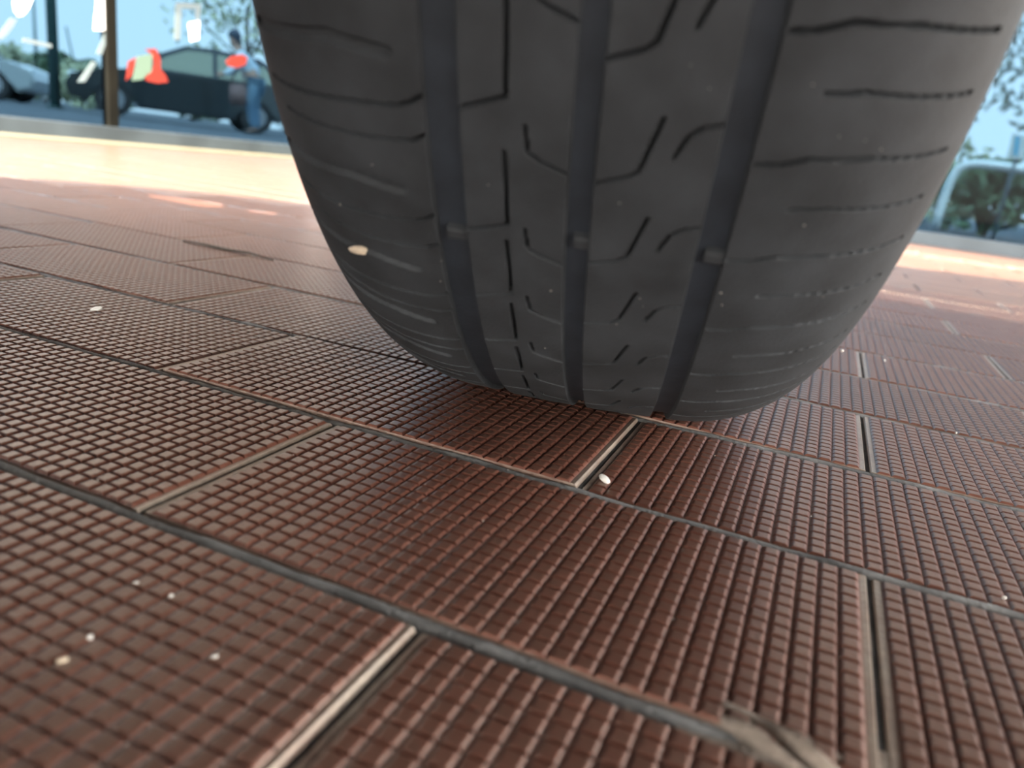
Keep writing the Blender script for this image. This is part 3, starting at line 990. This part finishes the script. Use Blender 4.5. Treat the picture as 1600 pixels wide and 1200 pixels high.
# vegetation
def leafy(name, loc, size, mat, label, cat, n=900, leaf=.10, trunk=0.0, group=None, seed=1, crown_z=None, sparse=1.0):
    r_ = random.Random(seed)
    root = empty(name, loc)
    tag(root, label, cat, group)
    V, F = [], []
    cz = crown_z if crown_z is not None else size[2]
    blobs = [(r_.uniform(-.6, .6), r_.uniform(-.6, .6), r_.uniform(-.6, .7), r_.uniform(.35, .6)) for _ in range(14)]
    for _ in range(n):
        b = r_.choice(blobs)
        d = Vector((r_.gauss(0, 1), r_.gauss(0, 1), r_.gauss(0, 1))).normalized() * b[3] * r_.uniform(.4, 1) ** .5
        c = Vector(((b[0] + d.x) * size[0], (b[1] + d.y) * size[1], cz + (b[2] + d.z) * size[2]))
        if c.z < .03: c.z = abs(c.z) * .3 + .03
        u = Vector((r_.gauss(0, 1), r_.gauss(0, 1), r_.gauss(0, 1))).normalized()
        w = u.orthogonal().normalized()
        l = leaf * r_.uniform(.6, 1.3)
        i = len(V)
        V += [c - u * l, c + w * l * .45, c + u * l, c - w * l * .45]
        F.append((i, i + 1, i + 2, i + 3))
    pydata('foliage', V, F, mat, root)
    bm = bmesh.new()
    if trunk:
        add_tube(bm, [(0, 0, 0), (.05, .02, cz * .5), (0, 0, cz)], [trunk, trunk * .8, trunk * .5], 8)
    for b in blobs[:9]:
        z0 = cz * .55 if trunk else 0
        add_tube(bm, [(0, 0, z0), (b[0] * size[0] * .5, b[1] * size[1] * .5, (z0 + cz + b[2] * size[2]) * .5), (b[0] * size[0], b[1] * size[1], max(.1, cz + b[2] * size[2]))], [max(.02, trunk * .4), .02, .012], 5)
    bm_obj('branches', bm, M['bark'], root, True)
    return root

for i, (px, dist, w, h, mt, lab) in enumerate((
        (-75, 33, 1.4, .8, 'leaf_dark', 'dark shrub behind the pale grey car'),
        (16, 26, 0.8, .75, 'leaf_pale', 'pale grey-green shrub between the pale car and the slim pole'),
        (70, 31, 1.2, .85, 'leaf_dark', 'dark shrub behind the slim green pole'),
        (118, 28, 0.8, .65, 'leaf_pale', 'low pale shrub just past the slim green pole'),
        (150, 34, 1.5, .8, 'leaf_dark', 'dark shrub behind the bonnet of the black hatchback'),
        (300, 36, 1.4, .9, 'leaf_dark', 'dark shrub glimpsed behind the black hatchback'),
        (450, 36, 1.6, 1.1, 'leaf_dark', 'dark shrub behind the tail of the black hatchback'))):
    leafy('shrub', bearing(px, 120, dist), (w, w * .8, h), M[mt], lab, 'shrub', 900, .15, 0, 'shrubs beyond the car park', 40 + i)
leafy('tree', bearing(385, 60, 24), (2.3, 1.9, 1.5), M['leaf_pale'], 'sparse pale tree behind the black hatchback', 'tree', 520, .11, .09, None, 77, 3.2)

def post(name, loc, h, r, mat, label, heads=0):
    root = empty(name, loc)
    tag(root, label, 'post')
    bm = bmesh.new()
    add_tube(bm, [(0, 0, 0), (0, 0, h * .5), (0, 0, h)], [r * 1.1, r, r * .8], 12)
    bm_obj('pole', bm, mat, root, True)
    bm = bmesh.new()
    add_tube(bm, [(0, 0, 0), (0, 0, .04)], r * 1.7, 12)
    bm_obj('base', bm, mat, root, True)
    for k in range(heads):
        s_ = -1 if k == 0 else 1
        v = Vector((side.x, side.y, 0)) * s_
        bm = bmesh.new()
        add_tube(bm, [(0, 0, h - .05), v * .35 + Vector((0, 0, h)), v * .75 + Vector((0, 0, h + .02)), v * 1.35 + Vector((0, 0, h))], [.05, .05, .16, .10], 8)
        bm_obj('lamp_head', bm, mat, root, True)
    return root
post('flag_pole', bearing(83, 80, 17.5), 8.5, .085, M['post'], 'slim dark green pole rising before the shrubs beyond the glass')
post('street_lamp', bearing(56, 80, 36), 4.2, .06, M['pale_post'], 'thin grey double street lamp far beyond the glass', 2)
post('mast', bearing(127, 80, 40), 3.2, .05, M['pale_post'], 'short leaning grey mast far beyond the glass').rotation_euler = (0.12, -0.12, 0)

# ------------------------------------------------------------------ lamp reflections painted as white shapes, and red and green stickers, on the left glass
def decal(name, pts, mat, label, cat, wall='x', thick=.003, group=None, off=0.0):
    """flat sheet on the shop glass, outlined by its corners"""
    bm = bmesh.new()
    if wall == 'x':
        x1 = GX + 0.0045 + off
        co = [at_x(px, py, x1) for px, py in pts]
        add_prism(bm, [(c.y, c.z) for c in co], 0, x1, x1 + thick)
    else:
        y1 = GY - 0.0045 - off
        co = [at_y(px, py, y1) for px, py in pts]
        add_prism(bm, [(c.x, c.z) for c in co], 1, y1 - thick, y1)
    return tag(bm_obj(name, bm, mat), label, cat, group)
decal('sticker', [(148, -40), (178, -40), (171, 0), (163, 48), (146, 47), (150, 5)], M['glare_white'], 'tall white strip painted as a lamp reflection beside the dark window mullion', 'sticker')
decal('sticker', [(26, -30), (55, -30), (50, 0), (44, 14), (36, 24), (28, 26), (22, 18), (20, 5)], M['glare_white'], 'rounded white shape painted as a lamp reflection at the top left of the glass', 'sticker')
decal('sticker', [(16, 28), (26, 30), (20, 42), (8, 57), (0, 62), (-6, 60), (2, 47)], M['glare_pale'], 'slanted white shape painted as a lamp reflection below the rounded one', 'sticker')
decal('sticker', [(163, 52), (171, 52), (158, 86), (150, 84)], M['glare_pale'], 'short slanted white strip painted as a lamp reflection beside the mullion', 'sticker')
decal('sticker', [(143, 96), (150, 98), (132, 128), (121, 128)], M['glare_pale'], 'slanted white strip painted as a lamp reflection above the sill before the shrubs', 'sticker')
decal('sticker', [(36, 59), (80, 69), (80, 75), (34, 65)], M['glare_pale'], 'thin level white strip painted as a reflection crossing the green pole', 'sticker')

decal('sticker', [(200, 96), (212, 90), (205, 118), (196, 126)], M['st_red'], 'narrow red slash sticker next to the dark mullion', 'sticker')
decal('sticker', [(214, 88), (238, 84), (236, 112), (222, 124), (206, 126), (210, 108)], M['st_green'], 'pale green sticker between two red stripes', 'sticker')
decal('sticker', [(226, 77), (243, 76), (250, 92), (250, 108), (258, 118), (262, 128), (246, 130), (228, 126), (226, 118), (238, 112), (241, 98), (238, 86)], M['st_red'], 'bent red stripe sticker over the black hatchback', 'sticker')
decal('sticker', [(352, 96), (362, 88), (378, 85), (386, 90), (383, 101), (370, 106), (356, 103)], M['st_red'], 'oval red sticker near the tyre', 'sticker')
decal('sticker', [(294, 36), (311, 32), (310, 62), (297, 65)], M['glare_white'], 'small bright white shape painted as a lamp reflection above the black hatchback', 'sticker')
decal('sticker', [(274, 4), (314, 6), (311, 31), (305, 31), (305, 14), (283, 13), (281, 62), (272, 62)], M['glare_pale'], 'pale hooked frame painted as a reflection above the black hatchback', 'sticker')

# ------------------------------------------------------------------ seen through the other glass: hedge, tree, hoop barrier, sign
def at_dist(px, py, y):
    p_ = at_y(px, py, y)
    return p_
leafy('tree', (3.9, 14.0, -0.02), (2.7, 1.8, 1.9), M['leaf_blue'], 'leafy grey-green tree behind the white hoop barrier', 'tree', 3600, .085, .11, None, 5, 2.9)
for i, (px, y, w, h, mt, lab) in enumerate(((1482, 9.4, .5, .42, 'leaf_pale', 'pale low bush close to the tyre edge beyond the far glass'),
                                            (1545, 8.4, .5, .36, 'leaf_dark', 'dark low bush under the white hoop barrier'),
                                            (1672, 9.8, .5, .42, 'leaf_pale', 'pale low bush at the far picture edge'),
                                            (1395, 11.5, .7, .55, 'leaf_dark', 'dark low bush mostly hidden by the tyre'))):
    b_ = at_y(px, 330, y); b_.z = -0.02
    leafy('bush', b_, (w, w * .7, h), M[mt], lab, 'bush', 800, .07, 0, 'low bushes beyond the far glass', 90 + i)
hp = [at_y(px, py, 6.6) for px, py in ((1468, 330), (1478, 300), (1486, 280), (1496, 265), (1510, 257), (1530, 256), (1565, 260), (1600, 265), (1680, 277), (1705, 290), (1712, 320))]
hp = [Vector((hp[0].x, 6.6, -0.02))] + hp + [Vector((hp[-1].x, 6.6, -0.02))]
bm = bmesh.new(); add_tube(bm, hp, .033, 10)
tag(bm_obj('hoop_barrier', bm, M['white_paint'], None, True), 'white tubular hoop barrier beyond the far glass', 'barrier')
sg = empty('sign', at_y(1590, 226, 6.2))
tag(sg, 'white sign with a sky blue panel above the hoop barrier', 'sign')
sg.location.z = -0.02
c_ = at_y(1590, 226, 6.2)
def q_(px, py): p_ = at_y(px, py, 6.2); return (p_.x - sg.location.x, p_.z + 0.02)
bm = bmesh.new(); add_prism(bm, [q_(1573, 246), (q_(1573, 246)[0] + .008, q_(1573, 246)[1] + .0), q_(1615, 251), q_(1622, 216), q_(1582, 209)], 1, -.012, .0)
bm_obj('panel', bm, M['white_paint'], sg)
bm = bmesh.new(); add_prism(bm, [q_(1582, 242), q_(1590, 243), q_(1594, 214), q_(1586, 213)], 1, -.016, -.0125)
bm_obj('blue_band', bm, M['st_blue'], sg)
bm = bmesh.new(); add_tube(bm, [(.02, .02, 0), (.02, .02, c_.z + .05)], .012, 8)
bm_obj('pole', bm, M['pale_post'], sg, True)
